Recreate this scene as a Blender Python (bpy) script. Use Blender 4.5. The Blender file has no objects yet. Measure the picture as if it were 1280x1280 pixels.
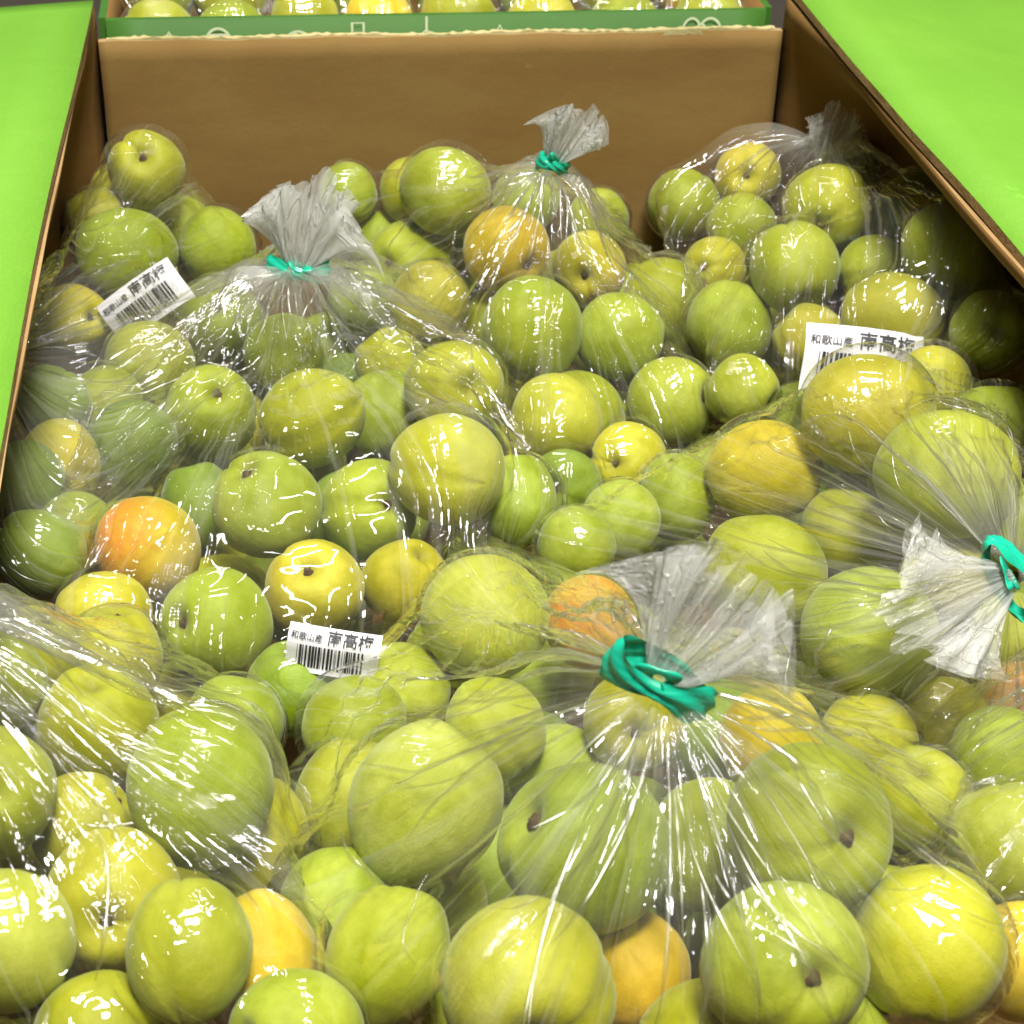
import bpy, bmesh, math, random
import numpy as np
from mathutils import Vector, Matrix, noise
from mathutils.bvhtree import BVHTree

random.seed(7)
RNG = np.random.default_rng(7)
scene = bpy.context.scene
COL = scene.collection

# ------------------------------------------------------------------ camera
cam_d = bpy.data.cameras.new('camera')
cam = bpy.data.objects.new('camera', cam_d)
COL.objects.link(cam)
RR = Vector((0.9906, -0.1341, 0.0267)); UU = Vector((0.052, 0.5498, 0.8337)); FW = Vector((0.1265, 0.8245, -0.5516))
m = Matrix((RR, UU, -FW)).transposed().to_4x4()
m.translation = Vector((0, 0, .55))
cam.matrix_world = m
cam_d.sensor_width = 36
cam_d.lens = 61.73
cam_d.clip_start = .02
cam_d.clip_end = 60
cam_d.dof.use_dof = True
cam_d.dof.focus_distance = .62
cam_d.dof.aperture_fstop = 32
scene.camera = cam

# ------------------------------------------------------------------ light
world = bpy.data.worlds.new('World')
scene.world = world
world.use_nodes = True
bg = world.node_tree.nodes['Background']
bg.inputs[0].default_value = (.92, .96, 1, 1)
bg.inputs[1].default_value = .025

def lamp(name, loc, target, sx, sy, power, color=(1, .97, .9), spin=0):
    d = bpy.data.lights.new(name, 'AREA')
    d.shape = 'RECTANGLE'; d.size = sx; d.size_y = sy; d.energy = power; d.color = color
    o = bpy.data.objects.new(name, d); COL.objects.link(o)
    o.location = loc
    q = (Vector(target) - Vector(loc)).to_track_quat('-Z', 'Y')
    o.rotation_euler = (q.to_matrix() @ Matrix.Rotation(spin, 3, 'Z')).to_euler()
    return o
lamp('ceiling_light_panel', (.12, -.15, 1.85), (.1, .6, .2), .34, .26, 46)
lamp('film_glint_tube', (.10, 1.20, 1.95), (.1, .6, .2), .6, .025, 7)  # unseen tubes from here down, added to draw streak glints on the film
lamp('film_glint_tube', (.12, .38, 1.9), (.1, .6, .2), .5, .022, 6)
lamp('film_glint_tube', (.25, .60, 1.9), (.1, .6, .2), .022, 1.0, 8)
lamp('film_glint_tube', (-.05, .50, 1.9), (.1, .6, .2), .022, 1.0, 8)
lamp('film_glint_tube', (.1, -.95, 2.1), (.1, .5, .2), .8, .03, 8)  # extra tube added out of view in front, for more film glints
lamp('film_glint_tube', (.1, 2.3, 2.3), (.1, .6, .2), 1.0, .03, 8)  # likewise added, unseen beyond the boxes, to catch more folds of film

scene.view_settings.view_transform = 'Standard'
scene.view_settings.look = 'None'
scene.view_settings.exposure = 0.08
scene.view_settings.gamma = 1
scene.cycles.max_bounces = 10
scene.cycles.transparent_max_bounces = 24
scene.cycles.diffuse_bounces = 4
scene.cycles.glossy_bounces = 3
scene.cycles.caustics_reflective = False
scene.cycles.caustics_refractive = False
scene.cycles.sample_clamp_indirect = 4
scene.cycles.use_denoising = True

# ------------------------------------------------------------------ helpers
def lin(h):
    h = h.lstrip('#'); v = [int(h[i:i+2], 16) / 255 for i in (0, 2, 4)]
    return tuple(((c + .055) / 1.055) ** 2.4 if c > .04045 else c / 12.92 for c in v) + (1,)

def props(o, label=None, cat=None, group=None, kind=None):
    if label: o['label'] = label
    if cat: o['category'] = cat
    if group: o['group'] = group
    if kind: o['kind'] = kind
    return o

def empty(name, loc):
    o = bpy.data.objects.new(name, None); COL.objects.link(o); o.location = loc
    o.empty_display_size = .02
    return o

def link(name, me, mat=None, parent=None, loc=None):
    o = bpy.data.objects.new(name, me); COL.objects.link(o)
    if mat is not None and not me.materials: me.materials.append(mat)
    if parent is not None:
        o.parent = parent
        o.matrix_parent_inverse = Matrix.Translation(-Vector(parent.location))
    if loc is not None: o.location = loc
    return o

def mesh_from(verts, faces, smooth=True):
    me = bpy.data.meshes.new('mesh')
    me.from_pydata([tuple(map(float, v)) for v in verts], [], faces)
    if smooth: me.polygons.foreach_set('use_smooth', [True] * len(me.polygons))
    me.update()
    return me

def grid_faces(nr, nc, wrap=True, off=0):
    f = []
    for i in range(nr - 1):
        for j in range(nc if wrap else nc - 1):
            j2 = (j + 1) % nc
            f.append((off + i*nc + j, off + i*nc + j2, off + (i+1)*nc + j2, off + (i+1)*nc + j))
    return f

class N:
    """small node-tree writer"""
    def __init__(s, name):
        s.mat = bpy.data.materials.new(name); s.mat.use_nodes = True
        s.t = s.mat.node_tree; s.t.nodes.clear()
        s.out = s.t.nodes.new('ShaderNodeOutputMaterial')
    def n(s, typ, **kw):
        nd = s.t.nodes.new(typ)
        for k, v in kw.items():
            if k.startswith('_'): setattr(nd, k[1:], v)
            else:
                key = int(k[1:]) if k[0] == 'i' and k[1:].isdigit() else k.replace('_', ' ')
                if hasattr(v, 'is_output') or isinstance(v, bpy.types.NodeSocket): s.t.links.new(v, nd.inputs[key])
                else: nd.inputs[key].default_value = v
        return nd
    def math(s, op, a, b=None, clamp=False):
        nd = s.t.nodes.new('ShaderNodeMath'); nd.operation = op; nd.use_clamp = clamp
        for i, v in enumerate((a, b)):
            if v is None: continue
            if isinstance(v, bpy.types.NodeSocket): s.t.links.new(v, nd.inputs[i])
            else: nd.inputs[i].default_value = v
        return nd.outputs[0]
    def ramp(s, fac, stops, interp='LINEAR'):
        nd = s.t.nodes.new('ShaderNodeValToRGB'); nd.color_ramp.interpolation = interp
        e = nd.color_ramp.elements
        while len(e) < len(stops): e.new(.5)
        for el, (p, c) in zip(e, stops):
            el.position = p; el.color = c if len(c) == 4 else (*c, 1)
        s.t.links.new(fac, nd.inputs[0]); return nd.outputs[0]
    def mix(s, fac, a, b, blend='MIX'):
        nd = s.t.nodes.new('ShaderNodeMix'); nd.data_type = 'RGBA'; nd.blend_type = blend
        for k, v in ((0, fac), (6, a), (7, b)):
            if isinstance(v, bpy.types.NodeSocket): s.t.links.new(v, nd.inputs[k])
            else: nd.inputs[k].default_value = v
        return nd.outputs[2]
    def noise(s, vec, scale, detail=2, rough=.5, dist=0):
        nd = s.t.nodes.new('ShaderNodeTexNoise')
        nd.inputs['Scale'].default_value = scale; nd.inputs['Detail'].default_value = detail
        nd.inputs['Roughness'].default_value = rough; nd.inputs['Distortion'].default_value = dist
        if vec is not None: s.t.links.new(vec, nd.inputs['Vector'])
        return nd.outputs[0]
    def done(s, shader):
        s.t.links.new(shader, s.out.inputs[0]); return s.mat

# ------------------------------------------------------------------ materials
def mat_card(name, base, dark, rough=.85, flute=0.0, bump=.15):
    k = N(name)
    tc = k.n('ShaderNodeTexCoord').outputs['Object']
    st = k.n('ShaderNodeMapping', Vector=tc, Scale=(1, 1, 3.0)).outputs[0]
    n1 = k.noise(st, 9, 4, .6)
    n2 = k.noise(tc, 420, 3, .7)
    n3 = k.noise(tc, 38, 5, .75)
    c = k.mix(k.ramp(n1, [(.3, (0, 0, 0)), (.7, (1, 1, 1))]), base, dark)
    c = k.mix(k.math('MULTIPLY', n2, .35), c, tuple(v * .72 for v in base[:3]) + (1,))
    sc = k.ramp(n3, [(.66, (0, 0, 0)), (.74, (1, 1, 1))])
    c = k.mix(k.math('MULTIPLY', sc, .34), c, tuple(min(1, v * 1.7) for v in base[:3]) + (1,))
    n4 = k.noise(tc, 14, 3, .6, .5)
    h = k.math('ADD', k.math('ADD', k.math('MULTIPLY', n2, .5), k.math('MULTIPLY', n3, .8)), k.math('MULTIPLY', n4, 3.0))
    if flute:
        sx = k.n('ShaderNodeSeparateXYZ', Vector=tc)
        w = k.math('SINE', k.math('MULTIPLY', sx.outputs[flute - 1], 2 * math.pi / .0062))
        h = k.math('ADD', h, k.math('MULTIPLY', w, .12))
    b = k.n('ShaderNodeBump', Height=h, Strength=bump, Distance=.002)
    p = k.n('ShaderNodeBsdfPrincipled', Base_Color=c, Roughness=rough, Normal=b.outputs[0])
    p.inputs['Specular IOR Level'].default_value = .25
    return k.done(p.outputs[0])

KRAFT = mat_card('kraft_cardboard', lin('#83693a'), lin('#75592e'), flute=0)
KRAFT_SIDE = mat_card('kraft_cardboard_side', lin('#8a6838'), lin('#785830'), flute=2)
KRAFT_EDGE = mat_card('kraft_cut_edge', lin('#b89a6a'), lin('#7a5b34'), bump=.6)
GREEN = mat_card('green_printed_card', lin('#74a938'), lin('#689c31'), rough=.5, bump=.2)
DGREEN = mat_card('dark_green_printed_card', lin('#3f6c26'), lin('#365f20'), rough=.6, bump=.08)
WHITEINK = mat_card('white_ink', lin('#d9e4c4'), lin('#c6d5ae'), rough=.6, bump=.03)
FLOOR = mat_card('dark_floor', lin('#5b544c'), lin('#48423c'), rough=.6)

def mat_plum():
    k = N('plum_skin')
    oi = k.n('ShaderNodeObjectInfo')
    tc = k.n('ShaderNodeTexCoord').outputs['Object']
    va = k.n('ShaderNodeVectorMath', _operation='MULTIPLY'); k.t.links.new(oi.outputs['Random'], va.inputs[0]); va.inputs[1].default_value = (37, 91, 53)
    vb = k.n('ShaderNodeVectorMath', _operation='ADD'); k.t.links.new(tc, vb.inputs[0]); k.t.links.new(va.outputs[0], vb.inputs[1])
    v = vb.outputs[0]
    base = oi.outputs['Color']
    big = k.noise(v, 1.1, 3, .55)
    mid = k.noise(v, 5, 4, .6)
    fine = k.noise(v, 46, 2, .6)
    hs = k.n('ShaderNodeHueSaturation', Color=base, Hue=.507, Saturation=1.12, Value=.8).outputs[0]
    hl = k.n('ShaderNodeHueSaturation', Color=base, Hue=.506, Saturation=.95, Value=1.2).outputs[0]
    c = k.mix(k.ramp(big, [(.36, (0, 0, 0)), (.64, (1, 1, 1))]), hs, hl)
    c = k.mix(k.math('MULTIPLY', k.ramp(mid, [(.4, (0, 0, 0)), (.65, (1, 1, 1))]), .35), c, hs)
    # a yellow-green sun side
    sep = k.n('ShaderNodeSeparateXYZ', Vector=tc)
    side = k.math('ADD', k.math('MULTIPLY', sep.outputs[0], .5), k.math('MULTIPLY', big, 1.0))
    c = k.mix(k.math('MULTIPLY', k.ramp(side, [(.45, (0, 0, 0)), (1.0, (1, 1, 1))]), .4), c, k.n('ShaderNodeHueSaturation', Color=base, Hue=.492, Saturation=1.05, Value=1.2).outputs[0])
    # blush (red / orange pigment on one cheek)
    bl = k.n('ShaderNodeAttribute', _attribute_type='OBJECT', _attribute_name='blush').outputs['Fac']
    cheek = k.math('ADD', k.math('ADD', k.math('MULTIPLY', sep.outputs[1], .55), k.math('MULTIPLY', sep.outputs[0], .25)), k.math('MULTIPLY', mid, .7))
    bm = k.math('MULTIPLY', k.ramp(cheek, [(.42, (0, 0, 0)), (.95, (1, 1, 1))]), bl, clamp=True)
    c = k.mix(bm, c, lin('#dc6c28'))
    # lenticel freckles
    vo = k.n('ShaderNodeTexVoronoi', Vector=v, Scale=17.0)
    fr = k.ramp(vo.outputs['Distance'], [(.05, (1, 1, 1)), (.13, (0, 0, 0))])
    c = k.mix(k.math('MULTIPLY', fr, .42), c, lin('#cfd68a'))
    # brown scuffs
    sf = k.ramp(k.noise(v, 2.6, 6, .72), [(.70, (0, 0, 0)), (.76, (1, 1, 1))])
    c = k.mix(k.math('MULTIPLY', sf, .55), c, lin('#7c6a2c'))
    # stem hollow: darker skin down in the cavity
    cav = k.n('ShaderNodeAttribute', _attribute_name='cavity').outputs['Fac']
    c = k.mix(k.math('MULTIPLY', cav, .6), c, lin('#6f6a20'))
    h = k.math('ADD', k.math('MULTIPLY', fine, .25), k.math('MULTIPLY', mid, .6))
    b = k.n('ShaderNodeBump', Height=h, Strength=.16, Distance=.08)
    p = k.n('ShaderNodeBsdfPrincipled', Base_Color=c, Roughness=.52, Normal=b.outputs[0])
    p.inputs['Specular IOR Level'].default_value = .3
    p.inputs['Sheen Weight'].default_value = .22
    p.inputs['Sheen Roughness'].default_value = .4
    p.inputs['Sheen Tint'].default_value = (.9, 1, .75, 1)
    return k.done(p.outputs[0])
PLUM = mat_plum()

k = N('stem_scar_brown')
c = k.mix(k.noise(k.n('ShaderNodeTexCoord').outputs['Object'], 6, 3), lin('#2c2008'), lin('#5a4218'))
SCAR = k.done(k.n('ShaderNodeBsdfPrincipled', Base_Color=c, Roughness=.9).outputs[0])

def mat_film(name, milk, gloss_gain, zs=1.0, bumpd=.0012, rough=.045):
    """clear thin polypropylene: see-through, Fresnel gloss, fine drawn creases running out from the tie"""
    k = N(name)
    fold = k.n('ShaderNodeAttribute', _attribute_name='fold').outputs['Vector']
    m1 = k.n('ShaderNodeMapping', Vector=fold, Scale=(5.5, 5.5, .32 * zs)).outputs[0]
    m2 = k.n('ShaderNodeMapping', Vector=fold, Scale=(16, 16, .6 * zs)).outputs[0]
    tc = k.n('ShaderNodeTexCoord').outputs['Object']
    a = k.noise(m1, 1.0, 2, .5, .5)
    b = k.noise(m2, 1.0, 2, .6, .3)
    a2 = k.math('ABSOLUTE', k.math('SUBTRACT', a, .5))
    b2 = k.math('ABSOLUTE', k.math('SUBTRACT', b, .5))
    dent = k.noise(tc, 38, 1, .5, .4)
    mask = k.ramp(k.noise(tc, 18, 2), [(.42, (0, 0, 0)), (.62, (1, 1, 1))])
    s1 = k.ramp(a2, [(.0, (1, 1, 1)), (.03, (0, 0, 0))], 'EASE')
    s2 = k.math('MULTIPLY', k.ramp(b2, [(.0, (1, 1, 1)), (.045, (0, 0, 0))], 'EASE'), mask)
    h = k.math('ADD', k.math('MULTIPLY', s1, .6), k.math('MULTIPLY', s2, .45))
    h = k.math('ADD', h, k.math('ADD', k.math('MULTIPLY', a, 1.5), k.math('MULTIPLY', dent, 1.9)))
    bp = k.n('ShaderNodeBump', Height=h, Strength=1.0, Distance=bumpd * 1.9)
    lw = k.n('ShaderNodeLayerWeight', Blend=.5)
    fac = k.math('ADD', k.math('MULTIPLY', k.math('POWER', lw.outputs['Facing'], 5.0), .8), .06)
    fac = k.math('MULTIPLY', fac, gloss_gain, clamp=True)
    fac = k.math('ADD', fac, k.math('ADD', k.math('MULTIPLY', s1, .015), k.math('MULTIPLY', s2, .015)))
    fac = k.math('MINIMUM', fac, .6)
    gl = k.n('ShaderNodeBsdfGlossy', Color=(1, 1, 1, 1), Roughness=rough, Normal=bp.outputs[0])
    tr = k.n('ShaderNodeBsdfTransparent', Color=(.985, .985, .975, 1))
    mx = k.n('ShaderNodeMixShader', i0=fac, i1=tr.outputs[0], i2=gl.outputs[0])
    df = k.n('ShaderNodeBsdfDiffuse', Color=(.95, .95, .94, 1), Normal=bp.outputs[0])
    tl = k.n('ShaderNodeBsdfTranslucent', Color=(.95, .95, .94, 1), Normal=bp.outputs[0])
    dd = k.n('ShaderNodeMixShader', i0=.4, i1=df.outputs[0], i2=tl.outputs[0])
    mf = k.math('ADD', k.math('MULTIPLY', k.math('ADD', s1, k.math('MULTIPLY', s2, .7)), milk), milk * .25, clamp=True)
    if milk > .08: mf = k.math('MAXIMUM', mf, milk)
    near = k.n('ShaderNodeAttribute', _attribute_name='near_tie').outputs['Fac']
    mf = k.math('ADD', mf, k.math('MULTIPLY', near, .17), clamp=True)
    o = k.n('ShaderNodeMixShader', i0=mf, i1=mx.outputs[0], i2=dd.outputs[0])
    return k.done(o.outputs[0])
FILM = mat_film('clear_film', .07, 1.7)
TUFT = mat_film('gathered_film', .21, .7, zs=3, bumpd=.0005, rough=.3)
TUFTW = mat_film('white_gathered_film', .55, .6, zs=3, bumpd=.0006, rough=.2)

k = N('creased_film')
fo = k.n('ShaderNodeTexCoord').outputs['Object']
gl = k.n('ShaderNodeBsdfGlossy', Color=(1, 1, 1, 1), Roughness=.27)
tr = k.n('ShaderNodeBsdfTransparent', Color=(.95, .95, .94, 1))
tl = k.n('ShaderNodeBsdfTranslucent', Color=(.9, .9, .88, 1))
g1 = k.n('ShaderNodeMixShader', i0=k.math('ADD', k.math('MULTIPLY', k.noise(fo, 150, 2), .18), .08), i1=tr.outputs[0], i2=gl.outputs[0])
CREASE = k.done(k.n('ShaderNodeMixShader', i0=.16, i1=g1.outputs[0], i2=tl.outputs[0]).outputs[0])

k = N('teal_tape')
c = k.mix(k.noise(k.n('ShaderNodeTexCoord').outputs['Object'], 90, 3), lin('#12a582'), lin('#22c09c'))
p = k.n('ShaderNodeBsdfPrincipled', Base_Color=c, Roughness=.28)
p.inputs['Coat Weight'].default_value = .3
TEAL = k.done(p.outputs[0])
k = N('sticker_paper')
c = k.mix(k.noise(k.n('ShaderNodeTexCoord').outputs['Object'], 60, 3), lin('#e9e7ec'), lin('#dcdae0'))
PAPER = k.done(k.n('ShaderNodeBsdfPrincipled', Base_Color=c, Roughness=.55).outputs[0])
k = N('black_ink')
INK = k.done(k.n('ShaderNodeBsdfPrincipled', Base_Color=lin('#26262b'), Roughness=.6).outputs[0])

# ------------------------------------------------------------------ surface the boxes stand on
me = mesh_from([(-6, -6, 0), (6, -6, 0), (6, 6, 0), (-6, 6, 0)], [(0, 1, 2, 3)], False)
props(link('floor', me, FLOOR), kind='structure')

# ------------------------------------------------------------------ cardboard box
CH = .55
RIM = CH - .283
YB, YF = .8993, .20
XLW, XRW = -.0834, .2766
def g(y): return max(0, min(1, (YB - y) / .11)) ** .6 * max(0, min(1, (y - YF) / .05)) ** .6
def sstep(t): t = max(0, min(1, t)); return t*t*(3-2*t)
def xr(y, z): return XRW + .062 * g(y) * sstep((RIM - z) / .06) * (1 if z > .1 else z / .1)
def xl(y, z): return XLW - .035 * g(y) * sstep((RIM - z) / .06) * (1 if z > .1 else z / .1)

def slab(fn, nu, nv, th, wob=0.0):
    """closed slab from a surface function fn(u,v)->(point, outward normal)"""
    vs = []
    for side in (0, 1):
        for i in range(nv):
            for j in range(nu):
                p, nn = fn(j / (nu-1), i / (nv-1))
                w = wob * noise.noise(Vector((p[0]*16, p[1]*16, p[2]*16 + 5))) if wob else 0
                vs.append(Vector(p) + Vector(nn) * (th * side + w))
    n = nu * nv
    f = [tuple(reversed(q)) for q in grid_faces(nv, nu, False)] + grid_faces(nv, nu, False, n)
    def rim(idx):
        for a, b in zip(idx[:-1], idx[1:]): f.append((a, b, b + n, a + n))
    rim([j for j in range(nu)]); rim([(nv-1)*nu + j for j in reversed(range(nu))])
    rim([i*nu for i in reversed(range(nv))]); rim([i*nu + nu-1 for i in range(nv)])
    me = mesh_from(vs, f, True)
    for p_ in me.polygons:
        if p_.index >= 2 * (nu-1) * (nv-1): p_.use_smooth = False
    return me, 2 * (nu-1) * (nv-1)

def two_tone(me, nface, inner, outer, edge):
    for mt in (inner, outer, edge): me.materials.append(mt)
    half = nface // 2
    for p in me.polygons:
        p.material_index = 0 if p.index < half else (1 if p.index < nface else 2)

box = empty('cardboard_box', ((XLW+XRW)/2, (YB+YF)/2, 0.002))
props(box, 'open brown cardboard box with bright green side flaps, full of bagged plums', 'box')
ZT = RIM - .017     # back wall is cut a little lower than the side walls
def back(u, v):
    z = .004 + (ZT - .004 + .0004 * math.sin(u*23) + .0003*math.sin(u*61)) * v
    return (XLW + (XRW - XLW) * u, YB, z), (0, 1, 0)
me, nf = slab(back, 90, 24, .0045, .0010); two_tone(me, nf, KRAFT, KRAFT, KRAFT_EDGE); link('back_panel', me, None, box)
def right(u, v):
    y = YF + (YB + .004 - YF) * u; z = .004 + (RIM - .004) * v
    return (xr(y, z) + .0006, y, z), (1, 0, 0)
me, nf = slab(right, 70, 30, .0045, .0012); two_tone(me, nf, KRAFT_SIDE, GREEN, KRAFT_EDGE); link('side_panel', me, None, box)
def left(u, v):
    y = YF + (YB + .004 - YF) * (1-u); z = .004 + (RIM - .004) * v
    return (xl(y, z) - .0006, y, z), (-1, 0, 0)
me, nf = slab(left, 70, 30, .0045, .0012); two_tone(me, nf, KRAFT_SIDE, GREEN, KRAFT_EDGE); link('side_panel', me, None, box)
def front(u, v):
    return (XRW - (XRW - XLW) * u, YF, .004 + (RIM - .03) * v), (0, -1, 0)
me, nf = slab(front, 10, 6, .0045); two_tone(me, nf, KRAFT, GREEN, KRAFT_EDGE); link('front_panel', me, None, box)
def bottom(u, v):
    return (XLW - .02 + (XRW - XLW + .05) * u, YF + (YB - YF) * v, .0075), (0, 0, -1)
me, nf = slab(bottom, 4, 4, .0045); two_tone(me, nf, KRAFT, KRAFT, KRAFT_EDGE); link('bottom_panel', me, None, box)
# flaps folded outwards from the side rims
def flap_r(u, v):
    y = YF - .02 + (1.02 - YF) * u; d = .33 * v
    z = RIM + .0015 - .10 * d - .12 * d*d + .0012 * math.sin(y*9)
    return (XRW + .001 + .0015*math.sin(y*14) + d, y, z + .0042), (0, 0, -1)
me, nf = slab(flap_r, 60, 12, .0042, .0010); two_tone(me, nf, GREEN, KRAFT, KRAFT_EDGE); link('flap', me, None, box)
def flap_l(u, v):
    y = YF - .02 + (.897 - YF + .02) * (1-u); d = .30 * v
    z = RIM + .0015 - .06 * d - .12 * d*d + .0012 * math.sin(y*11)
    return (XLW - .001 - .0012*math.sin(y*13) - d, y, z + .0042), (0, 0, -1)
me, nf = slab(flap_l, 60, 12, .0042, .0010); two_tone(me, nf, GREEN, KRAFT, KRAFT_EDGE); link('flap', me, None, box)
# corrugated flute showing along the cut top edge of the back wall
vs = []; fs = []
nfl = 150
for i in range(nfl + 1):
    x = XLW + .004 + (XRW - XLW - .008) * i / nfl
    for yy in (YB + .0006, YB + .0039):
        zz = ZT + .0007 + .0011 * random.random() ** 2 + .0004 * math.sin((x-XLW)/(XRW-XLW)*23)
        vs += [(x, yy, zz - .003), (x, yy, zz)]
for i in range(nfl):
    o = i * 4
    fs += [(o, o+4, o+5, o+1), (o+2, o+3, o+7, o+6), (o+1, o+5, o+7, o+3)]
FRAY = mat_card('frayed_paper', lin('#c9b98a'), lin('#8f8a55'), bump=.5)
props(link('frayed_edge', mesh_from(vs, fs, False), FRAY, box))

# ------------------------------------------------------------------ the box behind
fx0, fx1, fy0, fy1 = XLW + .004, XRW - .008, YB + .012, YB + .42
fbox = empty('cardboard_box', ((fx0+fx1)/2, (fy0+fy1)/2, .002))
props(fbox, 'second cardboard box behind the back wall with dark green printed rim', 'box')
FT = RIM - .0085
def quadpanel(name, a, b, h0, h1, nrm, mats):
    def fn(u, v):
        p = Vector(a).lerp(Vector(b), u)
        return (p.x, p.y, h0 + (h1-h0) * v), nrm
    me, nf = slab(fn, 24, 8, .004, .0006); two_tone(me, nf, *mats); return link(name, me, None, fbox)
fp = quadpanel('front_panel', (fx1, fy0, 0), (fx0, fy0, 0), .004, FT, (0, -1, 0), (KRAFT, DGREEN, DGREEN))
quadpanel('back_panel', (fx0, fy1, 0), (fx1, fy1, 0), .004, FT, (0, 1, 0), (KRAFT, DGREEN, KRAFT_EDGE))
quadpanel('side_panel', (fx0, fy0, 0), (fx0, fy1, 0), .004, FT, (-1, 0, 0), (KRAFT_SIDE, DGREEN, DGREEN))
quadpanel('side_panel', (fx1, fy1, 0), (fx1, fy0, 0), .004, FT, (1, 0, 0), (KRAFT_SIDE, DGREEN, DGREEN))
me, nf = slab(lambda u, v: ((fx0 + (fx1-fx0)*u, fy0 + (fy1-fy0)*v, .0075), (0, 0, -1)), 3, 3, .004)
two_tone(me, nf, KRAFT, KRAFT, KRAFT_EDGE); link('bottom_panel', me, None, fbox)
# tops of the white printed characters that peek over the brown wall
def stroke(pts, w):
    """flat ink stroke in the x-z plane"""
    vs, fs = [], []
    for i, p in enumerate(pts):
        a = Vector(pts[max(0, i-1)]); b = Vector(pts[min(len(pts)-1, i+1)])
        t = (b - a).normalized(); nn = Vector((-t.y, t.x)) * w / 2
        for sgn in (-1, 1): vs.append((p[0] + nn.x*sgn, 0, p[1] + nn.y*sgn))
    for i in range(len(pts)-1): fs.append((2*i, 2*i+1, 2*i+3, 2*i+2))
    return vs, fs
def mark(x, shapes):
    vs, fs = [], []
    for kk, pts in enumerate(shapes):
        a, b = stroke(pts, .0013); o = len(vs)
        vs += [(v[0], -.0003*kk, v[2]) for v in a]; fs += [tuple(o+q for q in f) for f in b]
    me = mesh_from([(x + v[0], fy0 - .0056 + v[1], ZT + v[2]) for v in vs], fs, False)
    link('printed_mark', me, WHITEINK, fbox)
arc = lambda cx, cz, rx, rz, a0, a1, n=12: [(cx + rx*math.cos(math.radians(a0 + (a1-a0)*i/n)), cz + rz*math.sin(math.radians(a0 + (a1-a0)*i/n))) for i in range(n+1)]
bx = lambda px: XLW + (px - 123) / 862 * (XRW - XLW)
mark(bx(208), [[(-.005, -.006), (0, .0022), (.005, -.006)]])
mark(bx(268), [arc(0, -.004, .0065, .0078, 0, 180), [(-.005, .0005), (.005, .0005)]])
mark(bx(366), [arc(0, -.006, .007, .0075, 20, 160)])
mark(bx(441), [[(-.003, -.006), (-.003, .0055), (.003, .0055), (.003, -.006)]])
mark(bx(527), [[(-.006, -.005), (0, .0015), (.006, -.005)], [(0, -.002), (0, .0085)]])
mark(bx(620), [[(-.004, -.005), (0, .003), (.004, -.005)]])
mark(bx(878), [arc(-.004, -.003, .005, .008, 0, 180), arc(.006, -.003, .006, .008, 0, 180), arc(.001, -.004, .003, .006, 0, 180)])

# ------------------------------------------------------------------ plums
def plum_mesh(seed):
    rnd = random.Random(seed)
    nr, nc = 26, 36
    vs, cav = [], []
    off = Vector((rnd.random()*50, rnd.random()*50, rnd.random()*50))
    dw, dd, sg = rnd.uniform(.18, .24), rnd.uniform(.15, .21), rnd.uniform(.06, .12)
    pt = rnd.uniform(0.0, .03)
    for i in range(nr + 1):
        # denser rings near the hollow
        u = i / nr; ph = math.pi * (u ** 1.25 if u < 1 else 1)
        for j in range(nc):
            th = 2*math.pi*j/nc
            r = 1.0
            r -= dd * math.exp(-(ph / dw) ** 2 * .55) * 1.35
            r += .035 * math.exp(-((ph - .55) / .3) ** 2)
            r += pt * math.exp(-((math.pi - ph) / .2) ** 2)
            dth = min(th, 2*math.pi - th)
            r -= sg * math.exp(-(dth / .14) ** 2) * (math.sin(ph) ** .5 if 0 < ph < math.pi else 0) * (1.0 - .35*u)
            d = Vector((math.sin(ph)*math.cos(th), math.sin(ph)*math.sin(th), math.cos(ph)))
            r += .05 * noise.noise(d * 1.0 + off) + .012 * noise.noise(d * 3.1 + off)
            vs.append((d.x*r, d.y*r, d.z*r*.97))
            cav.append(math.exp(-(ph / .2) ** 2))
    f = grid_faces(nr + 1, nc, True)
    f = [tuple(reversed(q)) for q in f]
    me = mesh_from(vs, f)
    bm = bmesh.new(); bm.from_mesh(me)
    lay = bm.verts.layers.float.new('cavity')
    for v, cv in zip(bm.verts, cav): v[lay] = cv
    bmesh.ops.remove_doubles(bm, verts=bm.verts, dist=1e-5)
    bmesh.ops.recalc_face_normals(bm, faces=bm.faces)
    bm.to_mesh(me); bm.free()
    me.polygons.foreach_set('use_smooth', [True]*len(me.polygons))
    me.materials.append(PLUM)
    return me
PM = [plum_mesh(s) for s in range(7)]
# stem scar: a ragged little disc with a broken stalk stub
vs = [(0, 0, .03)]; fs = []
for ri, (rr, zz) in enumerate(((.03, .035), (.035, .01), (.075, .0), (.10, -.02))):
    for j in range(14):
        a = 2*math.pi*j/14; q = rr * (1 + .18*math.sin(3*a + ri) + .1*math.sin(5*a))
        vs.append((q*math.cos(a), q*math.sin(a), zz))
for j in range(14): fs.append((0, 1+j, 1+(j+1) % 14))
for ri in range(3):
    for j in range(14): fs.append((1+ri*14+j, 1+(ri+1)*14+j, 1+(ri+1)*14+(j+1) % 14, 1+ri*14+(j+1) % 14))
SCARM = mesh_from(vs, fs); SCARM.materials.append(SCAR)

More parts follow.
